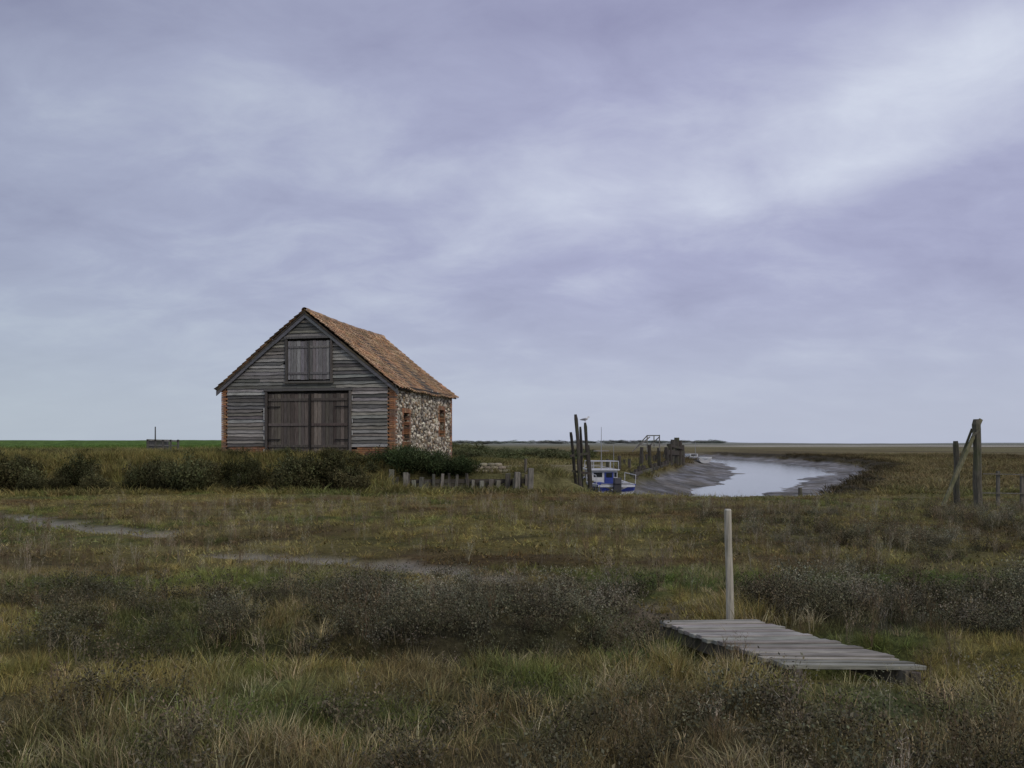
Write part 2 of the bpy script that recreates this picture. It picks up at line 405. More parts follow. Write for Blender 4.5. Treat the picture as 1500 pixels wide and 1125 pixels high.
def door(x0,x1,z0,z1,y,cols,pw):
    x=x0
    while x<x1-.03:
        w_=min(pw*random.uniform(.8,1.2),x1-x)
        mb.box((x+w_/2,y+random.uniform(-.006,.006),(z0+z1)/2+random.uniform(-.015,.01)),(w_-.012,.035,z1-z0),jc(random.choice(cols),.25),0)
        x+=w_
brn=[(.14,.115,.09),(.10,.083,.068),(.19,.16,.13),(.12,.102,.085)]
door(2.17,4.07,.0,2.55,-.0,[(.22,.195,.165),(.13,.108,.088),(.095,.08,.067),(.17,.148,.125)],.16)
door(4.12,5.82,.0,2.55,-.012,brn+[(.2,.175,.15)],.16)
lg=[(.30,.29,.28),(.23,.22,.215),(.35,.34,.325),(.18,.17,.165)]
door(3.08,4.02,3.14,4.76,-.02,lg,.15); door(4.06,4.99,3.14,4.76,-.025,lg,.15)
mb.build('door_planks',[WV],barn,.004)
mb=MB(); fr=(.11,.097,.085)
for x0,x1,z0,z1 in ((2.05,5.92,-.1,2.66),(2.98,5.09,3.06,4.85)):
    mb.box((x0+.045,-.05,(z0+z1)/2),(.09,.1,z1-z0),jc(fr)); mb.box((x1-.045,-.05,(z0+z1)/2),(.09,.1,z1-z0),jc(fr))
    mb.box(((x0+x1)/2,-.06,z1+.052),(x1-x0+.1,.12,.1),jc((.15,.14,.13)))
    if z0>0: mb.box(((x0+x1)/2,-.06,z0-.042),(x1-x0+.1,.13,.08),jc(fr))
for zz in (.35,1.25,2.3):
    mb.box((3.1,-.045,zz),(1.8,.03,.11),jc((.12,.1,.085))); mb.box((4.95,-.06,zz),(1.6,.03,.11),jc((.11,.09,.077)))
mb.box((4.09,-.05,1.3),(.05,.05,2.5),(.03,.026,.022))
for zz in (3.4,4.5):
    mb.box((3.55,-.055,zz),(.86,.025,.09),jc((.2,.19,.18))); mb.box((4.52,-.06,zz),(.86,.025,.09),jc((.2,.19,.18)))
mb.box((4.04,-.06,3.95),(.07,.04,1.6),(.09,.085,.08))
for zz in (.2,.62,1.05,1.5,1.9): mb.box((2.0,-.07,zz+random.uniform(-.1,.1)),(.035,.02,random.uniform(.1,.3)),(.6,.59,.55))
for zz in (.9,1.4,2.35): mb.box((5.97,-.07,zz),(.03,.02,random.uniform(.1,.25)),(.55,.54,.5))
for zz in (.62,2.0): mb.box((2.45,-.067,zz),(.6,.012,.05),(.02,.018,.018)); mb.box((5.5,-.082,zz),(.6,.012,.05),(.02,.018,.018))
mb.build('door_frames',[WV],barn,.004)
mb=MB()
sl=Vector((W/2,0,-(RH-EH))); sn=sl.normalized()
for sg in (-1,1):
    d=Vector((sg*sn.x,0,sn.z))
    a=Vector((W/2,-.13,RH-.1)); L=sl.length+.26; k=3
    for q in range(k):
        p0=a+d*(L*q/k); p1=a+d*(L*(q+1)/k-.006); dn=Vector((0,0,-.2))
        off=Vector((0,random.uniform(-.012,.012),random.uniform(-.012,.012))); t=Vector((0,.045,0))
        vs=[p0+dn+off,p1+dn+off,p0+dn+t+off,p1+dn+t+off,p0+off,p1+off,p0+t+off,p1+t+off]
        mb.hexa(vs,jc((.14,.145,.15),.12))
mb.box((W+.14,4.3,EH-.13),(.04,9.0,.12),(.05,.046,.04)); mb.box((-.14,4.3,EH-.13),(.04,9.0,.12),(.05,.046,.04))
mb.build('barge_and_fascia_boards',[WH],barn)
mb=MB(); Ls=sl.length+.33; ncol=40; ncr=19; y0,y1=-.17,D+.17; cw=(y1-y0)/ncol; cl=Ls/ncr
tcol=[(.43,.25,.13),(.38,.215,.12),(.33,.21,.13),(.47,.30,.17),(.27,.185,.12),(.40,.265,.15)]
for sg in (-1,1):
    d=Vector((sg*sn.x,0,sn.z)); nr=Vector((sg*(RH-EH),0,W/2)).normalized()
    def P(s,y,n):
        sag=-.10*math.sin(math.pi*(y-y0)/(y1-y0))*(.6+.4*s/Ls)+.025*math.sin(y*2.3+s*1.1)
        return Vector((W/2,y,RH))+d*s+nr*(n+sag)
    for c in range(ncol):
        for r_ in range(ncr):
            s0=r_*cl-.03; s1=(r_+1)*cl+random.uniform(-.02,.02); ya=y0+c*cw+random.uniform(-.008,.008); lift=random.uniform(0,.02); col=jc(random.choice(tcol),.28)
            if random.random()<.08: col=(.6,.42,.26)
            prof=[(0,.045),(.15,.055),(.3,.035),(.5,.005),(.72,.0),(.9,.02),(1.06,.05)]
            vs=[];n=len(prof)
            for (t,hh) in prof: vs.append(P(s0,ya+t*cw,hh*1.1))
            for (t,hh) in prof: vs.append(P(s1,ya+t*cw,hh*1.1+.03+lift))
            for (t,hh) in prof: vs.append(P(s1,ya+t*cw,hh*1.1+.008))
            fs=[]
            for i_ in range(n-1):
                q=(i_,i_+1,n+i_+1,n+i_); q2=(n+i_,n+i_+1,2*n+i_+1,2*n+i_)
                fs+=[q,q2] 
            mb.add(vs,fs,col,0)
    e=[P(0,y0+.02,-.03),P(Ls-.05,y0+.02,-.03),P(0,y1-.02,-.03),P(Ls-.05,y1-.02,-.03)]
    e2=[q-nr*.06 for q in e]
    mb.hexa([e2[0],e2[1],e2[2],e2[3],e[0],e[1],e[2],e[3]],(.06,.05,.04),0)  # unseen underlay slab added beneath the tiles to block light
y=y0
while y<y1:
    sag=-.07*math.sin(math.pi*(y-y0)/(y1-y0))+random.uniform(-.012,.012); r0=.13
    pts=[Vector((W/2+math.cos(a)*r0,yy,RH+.0+sag+math.sin(a)*r0)) for yy in (y,y+.4) for a in np.linspace(-.3,math.pi+.3,9)]
    mb.add(pts,[(i_,i_+1,9+i_+1,9+i_) for i_ in range(8)],jc((.40,.26,.16),.25),0); y+=.405
mb.build('pantile_roof',[TL],barn)
# ------------------------------------------------------------------ footbridge
bw=empty('wooden_footbridge',(0,0,0)); mb=MB()
A=Vector((1.38,8.05,.13)); Dd=Vector((2.30,8.13,.13)); B=Vector((2.10,6.58,.10)); Cc=Vector((3.16,6.50,.11))
n=19
for k in range(n):
    t0=k/n; t1=(k+.84)/n
    j=random.uniform(-.035,.035); zz=random.uniform(-.01,.01)
    a=A.lerp(B,t0)+Vector((j,0,zz)); b=Dd.lerp(Cc,t0)+Vector((j+random.uniform(-.03,.03),random.uniform(-.008,.008),zz+random.uniform(-.008,.008)))
    c=A.lerp(B,t1)+Vector((j,0,zz)); d=Dd.lerp(Cc,t1)+Vector((j,0,zz)); th=Vector((0,0,-.035))
    mb.hexa([c+th,d+th,a+th,b+th,c,d,a,b],jc((.28,.262,.22),.3))
mb.build('deck_planks',[WH],bw,.003)
mb=MB()
for f in (.1,.88):
    mb.beam(A.lerp(Dd,f)-Vector((0,0,.10)),B.lerp(Cc,f)-Vector((0,0,.10)),.09,.12,(.12,.105,.08))
for p in (A.lerp(Dd,.06),A.lerp(Dd,.9),B.lerp(Cc,.08),B.lerp(Cc,.92)):
    mb.tube([p+Vector((0,0,-.6)),p-Vector((0,0,.05))],[.04,.04],(.12,.1,.08))
mb.build('bearers',[WP],bw)
mb=MB(); pts=[(2.175,8.5,-.4),(2.172,8.5,.1),(2.165,8.5,.5),(2.155,8.5,.85),(2.15,8.5,1.135)]
mb.tube(pts,[.040,.039,.036,.035,.033],(.50,.46,.36),n=12,jit=.07)
mb.tube([(2.15,8.5,1.136),(2.15,8.5,1.15)],[.034,.028],(.6,.56,.46),n=12)
PW=colmat('pale_weathered_wood',(14,14,1),3,.45,1.3,.8,.6,.01,patch=((.22,.21,.14),2.5,.48,.66,.7))
mb.build('marker_post',[PW])
# ------------------------------------------------------------------ revetment
def px(p,q,d): return Vector(((p-750)/1250*d,d,ZC-(q-650)/1250*d))
rv=empty('timber_revetment'); mb=MB()
x=-4.65
while x<.75:
    yy=33.3+.12*math.sin(x*2)+ (x+4.6)*.08; top=.50+random.uniform(-.16,.16); r=random.uniform(.055,.11)
    lean=random.uniform(-.1,.1); col=jc(random.choice([(.13,.12,.095),(.085,.075,.06),(.2,.185,.15)]),.3)
    mb.box((x,yy,top/2-.2),(r*1.7,r*1.7,top+.4),col,0,Euler((random.uniform(-.05,.05),lean,random.uniform(-.3,.3))).to_matrix())
    x+=random.uniform(.18,.45)
for p,t in ((-4.7,.8),(-4.15,.68),(.2,.7),(.72,.85)):
    mb.box((p,33.2,t/2-.1),(.2,.2,t+.2),(.19,.175,.145),0,Euler((0,.03,.2)).to_matrix())
mb.build('posts',[WP],rv,.01)
mb=MB()
for zz in (.12,.32): mb.beam((-4.6,33.42,zz),(.7,33.85,zz),.06,.17,(.07,.06,.047))
mb.beam((-6.4,32.6,.28),(-4.8,33.1,.25),.3,.06,(.34,.31,.24)); mb.beam((-6.4,32.9,.2),(-4.8,33.4,.18),.2,.06,(.28,.25,.2))
mb.build('walings',[WH],rv)
mb=MB() 
def blob(mb,c,r,col,n=8,m=6,e=.7,mat=0):
    vs=[];fs=[]
    for j in range(m+1):
        ph=-math.pi/2+math.pi*j/m
        for i_ in range(n):
            th=math.tau*i_/n; f=lambda v:math.copysign(abs(v)**e,v)
            vs.append((c[0]+r[0]*f(math.cos(th))*f(math.cos(ph)),c[1]+r[1]*f(math.sin(th))*f(math.cos(ph)),c[2]+r[2]*f(math.sin(ph))))
    for j in range(m):
        for i_ in range(n): fs.append((j*n+i_,j*n+(i_+1)%n,(j+1)*n+(i_+1)%n,(j+1)*n+i_))
    mb.add(vs,fs,col,mat,True)
for r_ in range(3):
    for k in range(5-r_):
        blob(mb,(-1.45+k*.3+r_*.14+random.uniform(-.03,.03),35.2+.1*r_,.66+r_*.13),(.18,.24,.085),jc((.27,.235,.16),.25),e=.6)
mb.build('sandbag_pile',[colmat('hessian',ns=30,bump=.6)])
# ------------------------------------------------------------------ mooring posts
def posts(name,L,rad=.09,col=(.06,.053,.045),extra=None):
    mb=MB()
    for (a,b,d,r) in L:
        p=px(a[0],a[1],d); q=px(b[0],b[1],d); q2=q+(q-p)*.12
        m1=p.lerp(q,.35)+Vector((random.uniform(-.03,.03),0,0)); m2=p.lerp(q,.7)+Vector((random.uniform(-.03,.03),0,0))
        mb.tube([p,p.lerp(q,.06),m1,m2,q2],[r*.75,r,r*.95,r*1.05,r*1.1],jc(col,.2),n=7,jit=.14)
    if extra: extra(mb)
    return mb.build(name,[WP])
def ex(mb):
    mb.beam(px(835,668,38),px(862,664,38.2),.06,.1,(.07,.06,.05)); mb.beam(px(838,690,38.1),px(866,694,38.3),.06,.1,(.07,.06,.05))
posts('mooring_posts',[((843,607),(851,724),38,.085),((857,619),(864,722),38.6,.075),((836,633),(845,715),38.4,.07),((850,625),(853,715),39,.06),((862,652),(866,715),39.3,.06)],extra=ex)
def ex2(mb):
    mb.beam(px(1437,614,24.4),px(1381,741,24.2),.05,.10,(.20,.185,.11)); mb.beam(px(1424,628,24.5),px(1392,712,24.6),.04,.06,(.15,.14,.09))
    mb.beam(px(1436,628,24.2),px(1424,640,24.2),.03,.05,(.13,.12,.09))
posts('jetty_posts',[((1400,646),(1402,744),25,.085),((1430,614),(1434,746),24.4,.11)],col=(.10,.09,.065),extra=ex2)
mb=MB()
for a,t in ((1462,690),(1497,697),(1540,694),(1590,697)):
    p=px(a,t,25); q=px(a,745,25); mb.beam(p,q-Vector((0,0,.2)),.08,.08,jc((.15,.135,.11)))
mb.beam(px(1440,694,24.9),px(1590,697,24.9),.03,.03,(.16,.145,.12)); mb.beam(px(1436,722,24.9),px(1590,724,24.9),.03,.03,(.16,.15,.12))
mb.build('post_and_rail_fence',[WP])
for a,t,b,d,r in ((1172,714,734,31,.07),(350,694,716,32.3,.07),(770,672,714,35,.06)):
    mb=MB(); mb.tube([px(a,t,d),px(a,b+8,d)],[r,r*1.05],(.13,.115,.09),n=7,jit=.1); mb.build('timber_stake',[WP])
mb=MB(); d=62
for a in (217,228,239,250,261): mb.beam(px(a,644,d),px(a,664,d),.12,.12,(.12,.115,.1))
mb.beam(px(215,644.5,d),px(262,646,d),.12,.12,(.2,.19,.17)); mb.beam(px(215,652,d),px(262,653,d),.08,.1,(.16,.155,.14))
mb.box(px(231,652,d+.4),(1.3,.8,.8),(.09,.09,.09)); mb.tube([px(227.5,625,d),px(227.5,650,d)],[.04,.05],(.1,.1,.1))
mb.box(px(222,650,d+.2),(.5,.3,.5),(.2,.2,.19))
mb.build('sluice_gate',[WP])
# ------------------------------------------------------------------ staging
st=empty('timber_staging'); mb=MB(); c0=(.07,.06,.05)
def ml(y): return float(np.interp(y,CY,CML))
y=47
while y<84:
    x=ml(y)-.1; zt=random.uniform(.15,.5); mb.tube([(x+random.uniform(-.1,.1),y,-1.1),(x,y,zt)],[.13,.11],jc(c0,.3),n=6,jit=.1)
    if random.random()<.45: mb.tube([(x-1.6,y,-.3),(x-1.6+random.uniform(-.1,.1),y,zt+.6)],[.1,.09],jc(c0,.3),n=6,jit=.1)
    y+=random.uniform(.7,1.6)
for ya,yb in ((47,57),(58,68),(70,84)):
    for zz in (-.2,.08): mb.beam((ml(ya),ya,zz),(ml(yb),yb,zz),.1,.2,jc((.08,.07,.058)))
for a,t,b,d,r in ((981,650,676,72,.16),(986,644,676,73,.2),(991,641,678,74,.22),(996,645,676,74,.18),(1000,652,676,76,.16),(976,655,674,70,.14),(940,655,690,58,.12),(951,652,690,60,.12),(965,656,688,62,.12),(907,668,700,50,.1),(922,672,700,51,.1)):
    mb.tube([px(a,t,d),px(a+random.uniform(-2,2),b+6,d)],[r,r*1.1],jc(c0,.3),n=6,jit=.12)
mb.beam(px(974,662,71),px(1002,664,75),.15,.4,c0); mb.beam(px(978,652,72),px(1000,657,74),.15,.2,c0)
mb.build('piles',[WP],st)
mb=MB(); g1=(.20,.19,.165)
for a,b in (((926,662,60),(948,638,60)),((948,638,60),(966,638,60)),((966,637,60),(966,660,60)),((936,652,60),(966,652,60)),((948,638,60),(948,662,60)),((932,656,60.5),(952,640,61)),((958,638,60),(958,656,60)),((948,656,60),(966,640,60))):
    mb.beam(px(*a),px(*b),.06,.07,jc(g1))
mb.build('gangway_frame',[WP],st)
# ------------------------------------------------------------------ boats
def boat(name,loc,rz,S,hullc,topc,cabin=True):
    e=empty(name,loc,rz); e.scale=(S,S,S); mb=MB()
    ts=np.linspace(0,1,13); rows=[]
    for t in ts:
        b=.95*(1-max(0,(t-.45)/.55)**2.3)*(.93+.07*min(1,t/.3)); b=max(b,.015); sh=.78+.28*t*t; y=5.2*t
        kz=0.02+.42*max(0,(t-.75)/.25)**2
        rows.append([(b*.0,y,kz),(b*.55,y,kz+.08),(b*.86,y,kz*.6+.28),(b*.96,y,.48+.1*t),(b,y,sh-.14),(b*1.04,y,sh-.13),(b*1.04,y,sh),(b*.93,y,sh),(b*.9,y,.42+.1*t),(0,y,.40+.1*t)])
    m=len(rows[0]); colr=[(.5,.5,.5),(.5,.5,.5),(.5,.5,.5),hullc,topc,topc,topc,(.6,.6,.58),(.4,.4,.4)]
    for sg in (-1,1):
        for k in range(len(rows)-1):
            for j in range(m-1):
                q=[rows[k][j],rows[k+1][j],rows[k+1][j+1],rows[k][j+1]]; q=[(sg*a,b,c) for a,b,c in q]
                if sg<0: q=q[::-1]
                mb.add(q,[(0,1,2,3)],jc(colr[j],.03),0,False)
        q=[(sg*a,b,c) for a,b,c in rows[0]]
        mb.add(q,[tuple(range(4))+(9,)],(.5,.5,.5),0); mb.add(q,[(3,4,6,7,8,9)],hullc,0)
    mb.box((0,-.02,.70),(1.76,.03,.1),topc,0)
    mb.build('hull',[PT],e)
    mb=MB(); wht=(.66,.67,.67); blu=(.035,.06,.28)
    if cabin:
        def slab(c,s,col,mt=0): mb.box(c,s,col,mt)
        slab((0,3.0,.98),(1.3,1.5,.75),wht); slab((0,2.95,1.38),(1.45,1.75,.05),(.58,.59,.6))
        slab((.22,2.236,.94),(.46,.03,.64),blu); slab((.22,2.214,1.12),(.30,.02,.22),(.02,.025,.03),1); slab((-.33,2.24,1.14),(.42,.02,.22),(.02,.025,.03),1)
        slab((-.33,2.236,.78),(.44,.02,.26),(.60,.62,.64))
        slab((.55,2.236,1.14),(.12,.02,.22),(.02,.025,.03),1)
        for sg in (-1,1):
            slab((sg*.655,3.0,1.13),(.02,1.1,.26),(.02,.025,.03),1)
            slab((sg*.6,.9,.66),(.35,.9,.34),blu if sg<0 else (.45,.45,.44))
        slab((0,.12,.75),(1.4,.1,.1),(.3,.3,.3)); slab((0,-.12,.6),(.34,.26,.5),(.05,.05,.055)); slab((0,-.14,.95),(.3,.36,.26),(.08,.08,.09))
        for x in (-.66,-.2,.25,.68):
            mb.tube([(x,2.15,1.4),(x,2.15,1.8)],[.018]*2,(.6,.6,.6),2,n=6); mb.tube([(x,3.7,1.4),(x,3.7,1.8)],[.018]*2,(.6,.6,.6),2,n=6)
        for zz in (1.8,):
            mb.tube([(-.66,2.15,zz),(.68,2.15,zz)],[.018]*2,(.65,.65,.65),2,n=6); mb.tube([(-.66,3.7,zz),(.68,3.7,zz)],[.018]*2,(.65,.65,.65),2,n=6)
            for x in (-.66,.68): mb.tube([(x,2.15,zz),(x,3.7,zz)],[.018]*2,(.65,.65,.65),2,n=6)
        mb.tube([(0,2.9,1.4),(0,2.9,3.5)],[.022,.010],(.4,.4,.4),2,n=6); mb.tube([(-.4,2.9,2.3),(.4,2.9,2.3)],[.012]*2,(.5,.5,.5),2,n=6)
        mb.tube([(.5,2.4,1.4),(.5,2.4,2.6)],[.018,.01],(.4,.4,.4),2,n=6)
        for sg in (-1,1):
            mb.tube([(sg*.93,.1,.8),(sg*.95,.1,1.2),(sg*.95,2.0,1.25),(sg*.95,2.0,.85)],[.018]*4,(.65,.65,.65),2,n=6)
            mb.tube([(sg*.9,3.6,.95),(sg*.75,3.9,1.4),(sg*.35,4.8,1.5),(0,5.1,1.5)],[.018]*4,(.65,.65,.65),2,n=6)
        for k in range(3): blob(mb,(-1.02,.7+k*1.2,.55),(.1,.1,.2),(.7,.33,.1) if k==1 else (.6,.6,.6),e=1)
        mb.build('wheelhouse_and_rails',[PT,GL,MT],e)
    else:
        mb.box((0,3.2,.95),(1.1,1.3,.4),wht,0); mb.box((0,2.54,1.0),(.8,.02,.2),(.03,.03,.04),1); mb.tube([(0,2.2,.5),(0,2.2,2.6)],[.03,.02],(.4,.4,.4),2,n=6)
        mb.build('cuddy',[PT,GL,MT],e)
boat('fishing_boat',(4.85,39.6,-.86),.14,1.0,(.035,.06,.32),(.60,.62,.66))
boat('moored_dinghy',(22.2,98,-.48),.35,.95,(.72,.73,.72),(.72,.73,.72),False)
def gull(loc,rz):
    e=empty('seagull',loc,rz); mb=MB(); wt_=(.7,.7,.68); gr=(.3,.31,.33)
    P=[(-.24,0,.115),(-.16,0,.125),(-.08,0,.14),(.02,0,.155),(.09,0,.175),(.13,0,.21),(.15,0,.25),(.175,0,.262),(.20,0,.258)]
    mb.tube(P,[.008,.03,.055,.065,.055,.036,.034,.036,.015],wt_,n=10)
    mb.tube([(.2,0,.256),(.245,0,.245)],[.011,.004],(.7,.45,.05),n=6)
    for s in (-1,1):
        mb.tube([(.07,s*.045,.17),(-.05,s*.058,.165),(-.17,s*.03,.14),(-.28,s*.01,.125)],[.015,.04,.025,.004],gr,n=8)
        mb.tube([(0,s*.02,.11),(.005,s*.02,0)],[.006,.005],(.5,.3,.2),n=5)
    mb.build('body',[PT],e)
gull(px(857,619,38.6),.4)
# ------------------------------------------------------------------ vegetation
def vegmat(name):
    m=N(name); a=m.n('ShaderNodeAttribute'); a.attribute_name='Col'; t=m.n('ShaderNodeAttribute'); t.attribute_type='INSTANCER'; t.attribute_name='tint'
    x=m.n('ShaderNodeVectorMath',operation='MULTIPLY'); m.l(a.outputs['Color'],x.inputs[0]); m.l(t.outputs['Vector'],x.inputs[1])
    df=m.n('ShaderNodeBsdfDiffuse'); m.l(x.outputs[0],df.inputs[0])
    o=[q for q in m.t.nodes if q.type=='OUTPUT_MATERIAL'][0]; m.l(df.outputs[0],o.inputs[0]); m.t.nodes.remove(m.b)
    return m.m
VM=vegmat('plant_foliage')
def proto(coll,name,mb):
    me=bpy.data.meshes.new(name); me.from_pydata(mb.v,[],mb.f); me.materials.append(VM)
    a=me.attributes.new('Col','FLOAT_COLOR','CORNER'); buf=[]
    for p,c in zip(mb.f,mb.c): buf+=[c[0],c[1],c[2],1.0]*len(p)
    a.data.foreach_set('color',buf); o=bpy.data.objects.new(name,me); coll.objects.link(o)
def blade(mb,b,az,h,lean,w,col,segs=3):
    dx,dy=math.cos(az),math.sin(az); fa=random.uniform(0,math.pi); wx,wy=math.cos(fa)*w/2,math.sin(fa)*w/2; vs=[]
    for k in range(segs+1):
        t=k/segs; o=lean*t**1.8; q=(b[0]+dx*o,b[1]+dy*o,b[2]+h*(t-.25*abs(lean)/max(h,.01)*t*t)); ww=1-t**1.5*.95
        vs+=[(q[0]-wx*ww,q[1]-wy*ww,q[2]),(q[0]+wx*ww,q[1]+wy*ww,q[2])]
    mb.add(vs,[(2*k,2*k+1,2*k+3,2*k+2) for k in range(segs)],col)
def cl(k=1,h=.1): 
    s=k*random.uniform(.6,1.45); return (s*random.uniform(1-h,1+h),s,s*random.uniform(1-h,1+h))
def leaf(mb,c,s,col):
    R=Euler((random.uniform(-1.2,1.2),random.uniform(-1.2,1.2),random.uniform(0,6.3))).to_matrix()
    mb.add([R@Vector(p)*s+Vector(c) for p in ((-.5,0,0),(0,-.28,0),(.5,0,.05),(0,.28,0))],[(0,1,2,3)],col)
newc=lambda n:bpy.data.collections.new(n)
cg=newc('grass_tufts')
for v_ in range(5):
    mb=MB()
    for k in range(56):
        a=random.uniform(0,6.28); r=random.uniform(0,.14)**1; h=random.uniform(.07,.23)
        blade(mb,(math.cos(a)*r,math.sin(a)*r,-.02),a+random.uniform(-1,1),h,random.uniform(.03,.2),random.uniform(.0035,.007),cl() if random.random()<.8 else cl(1.6),2)
    proto(cg,'tuft%d'%v_,mb)
cs=newc('short_turf')
for v_ in range(4):
    mb=MB()
    for k in range(60):
        a=random.uniform(0,6.28); r=math.sqrt(random.random())*.32; h=random.uniform(.03,.10)
        blade(mb,(math.cos(a)*r,math.sin(a)*r,-.02),random.uniform(0,6.28),h,random.uniform(.01,.09),random.uniform(.01,.022),cl(),1)
    proto(cs,'turf%d'%v_,mb)
ch_=newc('marsh_shrubs')
for v_ in range(4):
    mb=MB()
    for k in range(30):
        a=random.uniform(0,6.28); r=random.uniform(0,.12); L=random.uniform(.06,.2); h=random.uniform(.10,.30)
        blade(mb,(math.cos(a)*r,math.sin(a)*r,-.03),a,h*1.08,L,.006,cl(.9),2)
        for q in range(16):
            t=random.uniform(.3,1.08); o=r+L*t**1.8
            c=(math.cos(a)*o+random.gauss(0,.018),math.sin(a)*o+random.gauss(0,.018),h*t+random.gauss(0,.015))
            leaf(mb,c,random.uniform(.014,.027),cl(.65+.6*t*t))
    proto(ch_,'shrub%d'%v_,mb)
cd=newc('dead_stalks')
for v_ in range(4):
    mb=MB()
    for k in range(9):
        a=random.uniform(0,6.28); r=random.uniform(0,.1); h=random.uniform(.2,.42); ln=random.uniform(.0,.1)
        b=(math.cos(a)*r,math.sin(a)*r,-.02); blade(mb,b,a,h,ln,.005,cl(1))
        for q in range(6):
            t=random.uniform(.5,.95); c=(b[0]+math.cos(a)*ln*t**1.8,b[1]+math.sin(a)*ln*t**1.8,h*t)
            blade(mb,c,random.uniform(0,6.3),random.uniform(.03,.09),random.uniform(.02,.06),.005,cl(1.1),1)
            leaf(mb,(c[0]+random.gauss(0,.02),c[1]+random.gauss(0,.02),c[2]+.04),.012,cl(1.1))
    proto(cd,'stalk%d'%v_,mb)
cb=newc('bank_bushes')
for v_ in range(5):
    mb=MB(); lob=[(random.uniform(-.5,.5),random.uniform(-.35,.35),random.uniform(.2,.62),random.uniform(.22,.42)) for _ in range(9)]
    for l_ in lob:
        for k in range(220):
            u=Vector((random.gauss(0,1),random.gauss(0,1),random.gauss(0,1))).normalized()*l_[3]*random.uniform(.55,1.08)
            z=l_[2]+u.z
            if z<0: continue
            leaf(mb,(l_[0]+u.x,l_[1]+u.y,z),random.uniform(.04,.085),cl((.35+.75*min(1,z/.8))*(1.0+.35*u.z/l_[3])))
        for k in range(9): 
            a=random.uniform(0,6.28); blade(mb,(l_[0],l_[1],l_[2]),a,l_[3]+random.uniform(.0,.25),random.uniform(.05,.3),.02,cl(.8))
    proto(cb,'bush%d'%v_,mb)
cr_=newc('reed_clumps')
for v_ in range(3):
    mb=MB()
    for k in range(60):
        a=random.uniform(0,6.28); r=math.sqrt(random.random())*.4
        blade(mb,(math.cos(a)*r,math.sin(a)*r,-.05),a+random.uniform(-1,1),random.uniform(.3,.75),random.uniform(.03,.35),random.uniform(.014,.03),cl(),2)
    proto(cr_,'reed%d'%v_,mb)
def scatter(name,coll,x,y,sc,tn,zoff=0,zs=None):
    n=len(x); z=height(x,y)+zoff
    me=bpy.data.meshes.new(name); me.vertices.add(n); me.vertices.foreach_set('co',np.stack([x,y,z],1).astype(np.float32).ravel())
    rot=np.stack([rng.normal(0,.08,n),rng.normal(0,.08,n),rng.uniform(0,6.283,n)],1)
    if zs is None: zs=sc*rng.uniform(.8,1.2,n)
    S=np.stack([sc,sc,zs],1)
    for nm,ty,dat,k in (('rot','FLOAT_VECTOR',rot,'vector'),('scl','FLOAT_VECTOR',S,'vector'),('tint','FLOAT_VECTOR',tn,'vector')):
        a=me.attributes.new(nm,ty,'POINT'); a.data.foreach_set(k,dat.astype(np.float32).ravel())
    a=me.attributes.new('idx','INT','POINT'); a.data.foreach_set('value',rng.integers(0,100,n).astype(np.int32))
    o=link(bpy.data.objects.new(name,me))
    ng=bpy.data.node_groups.new(name+'_gn','GeometryNodeTree'); ng.interface.new_socket('Geometry',in_out='INPUT',socket_type='NodeSocketGeometry'); ng.interface.new_socket('Geometry',in_out='OUTPUT',socket_type='NodeSocketGeometry')
    gi=ng.nodes.new('NodeGroupInput'); go=ng.nodes.new('NodeGroupOutput'); ip=ng.nodes.new('GeometryNodeInstanceOnPoints'); ci=ng.nodes.new('GeometryNodeCollectionInfo')
    ci.inputs['Collection'].default_value=coll; ci.inputs['Separate Children'].default_value=True; ci.inputs['Reset Children'].default_value=True
    ip.inputs['Pick Instance'].default_value=True
    def na(nm,ty):
        q=ng.nodes.new('GeometryNodeInputNamedAttribute'); q.data_type=ty; q.inputs['Name'].default_value=nm; return [s for s in q.outputs if s.enabled and s.name=='Attribute'][0]
    ng.links.new(gi.outputs[0],ip.inputs['Points']); ng.links.new(ci.outputs[0],ip.inputs['Instance'])
    ng.links.new(na('rot','FLOAT_VECTOR'),ip.inputs['Rotation']); ng.links.new(na('scl','FLOAT_VECTOR'),ip.inputs['Scale']); ng.links.new(na('idx','INT'),ip.inputs['Instance Index'])
    ng.links.new(ip.outputs[0],go.inputs[0])
    md=o.modifiers.new('scatter','NODES'); md.node_group=ng
    return o
def pts(n,x0,x1,y0,y1,fan=.72,pad=1.0):
    x=rng.uniform(x0,x1,n); y=rng.uniform(y0,y1,n); k=np.abs(x)<fan*y+pad; return x[k],y[k]
def onbridge(x,y):
    t=(8.1-y)/1.55; xl=1.38+.72*t; return (t>-.1)&(t<1.1)&(x>xl-.12)&(x<xl+1.1)
def dry(x,y,th=.35): return (wetmask(x,y)<th)&~onbridge(x,y)
def var(n,a=.3): return rng.uniform(1-a,1+a,(n,1))*rng.uniform(.94,1.06,(n,3))
x,y=pts(12500,-12,12,2.6,12); k=dry(x,y)&(rng.random(len(x))>shrubmask(x,y)*.8)
g2=np.exp(-(((x-2.55)/.75)**2+((y-5.95)/.5)**2)**2); k&=rng.random(len(x))>g2*.8
x,y=x[k],y[k]; t=tint(x,y)*1.25; hv=fbm(x*.8,y*.8,301); st_=rng.random(len(x))<(.08+.3*ss(.5,.62,hv)); t[st_]=STR*1.0
t=t*var(len(x)); s=(.35+.95*hv)*rng.uniform(.7,1.25,len(x))*np.where(y>9.5,.62,1)
scatter('marsh_grass',cg,x,y,s,t)
x,y=pts(14000,-28,28,3,30.5); k=dry(x,y)&((y>9)|(rng.random(len(x))<.6)); x,y=x[k],y[k]
t=tint(x,y)*1.15*var(len(x),.28); s=rng.uniform(.5,1.1,len(x)); scatter('short_turf',cs,x,y,s*(1.05+.02*y),t,-.01,s*.85)
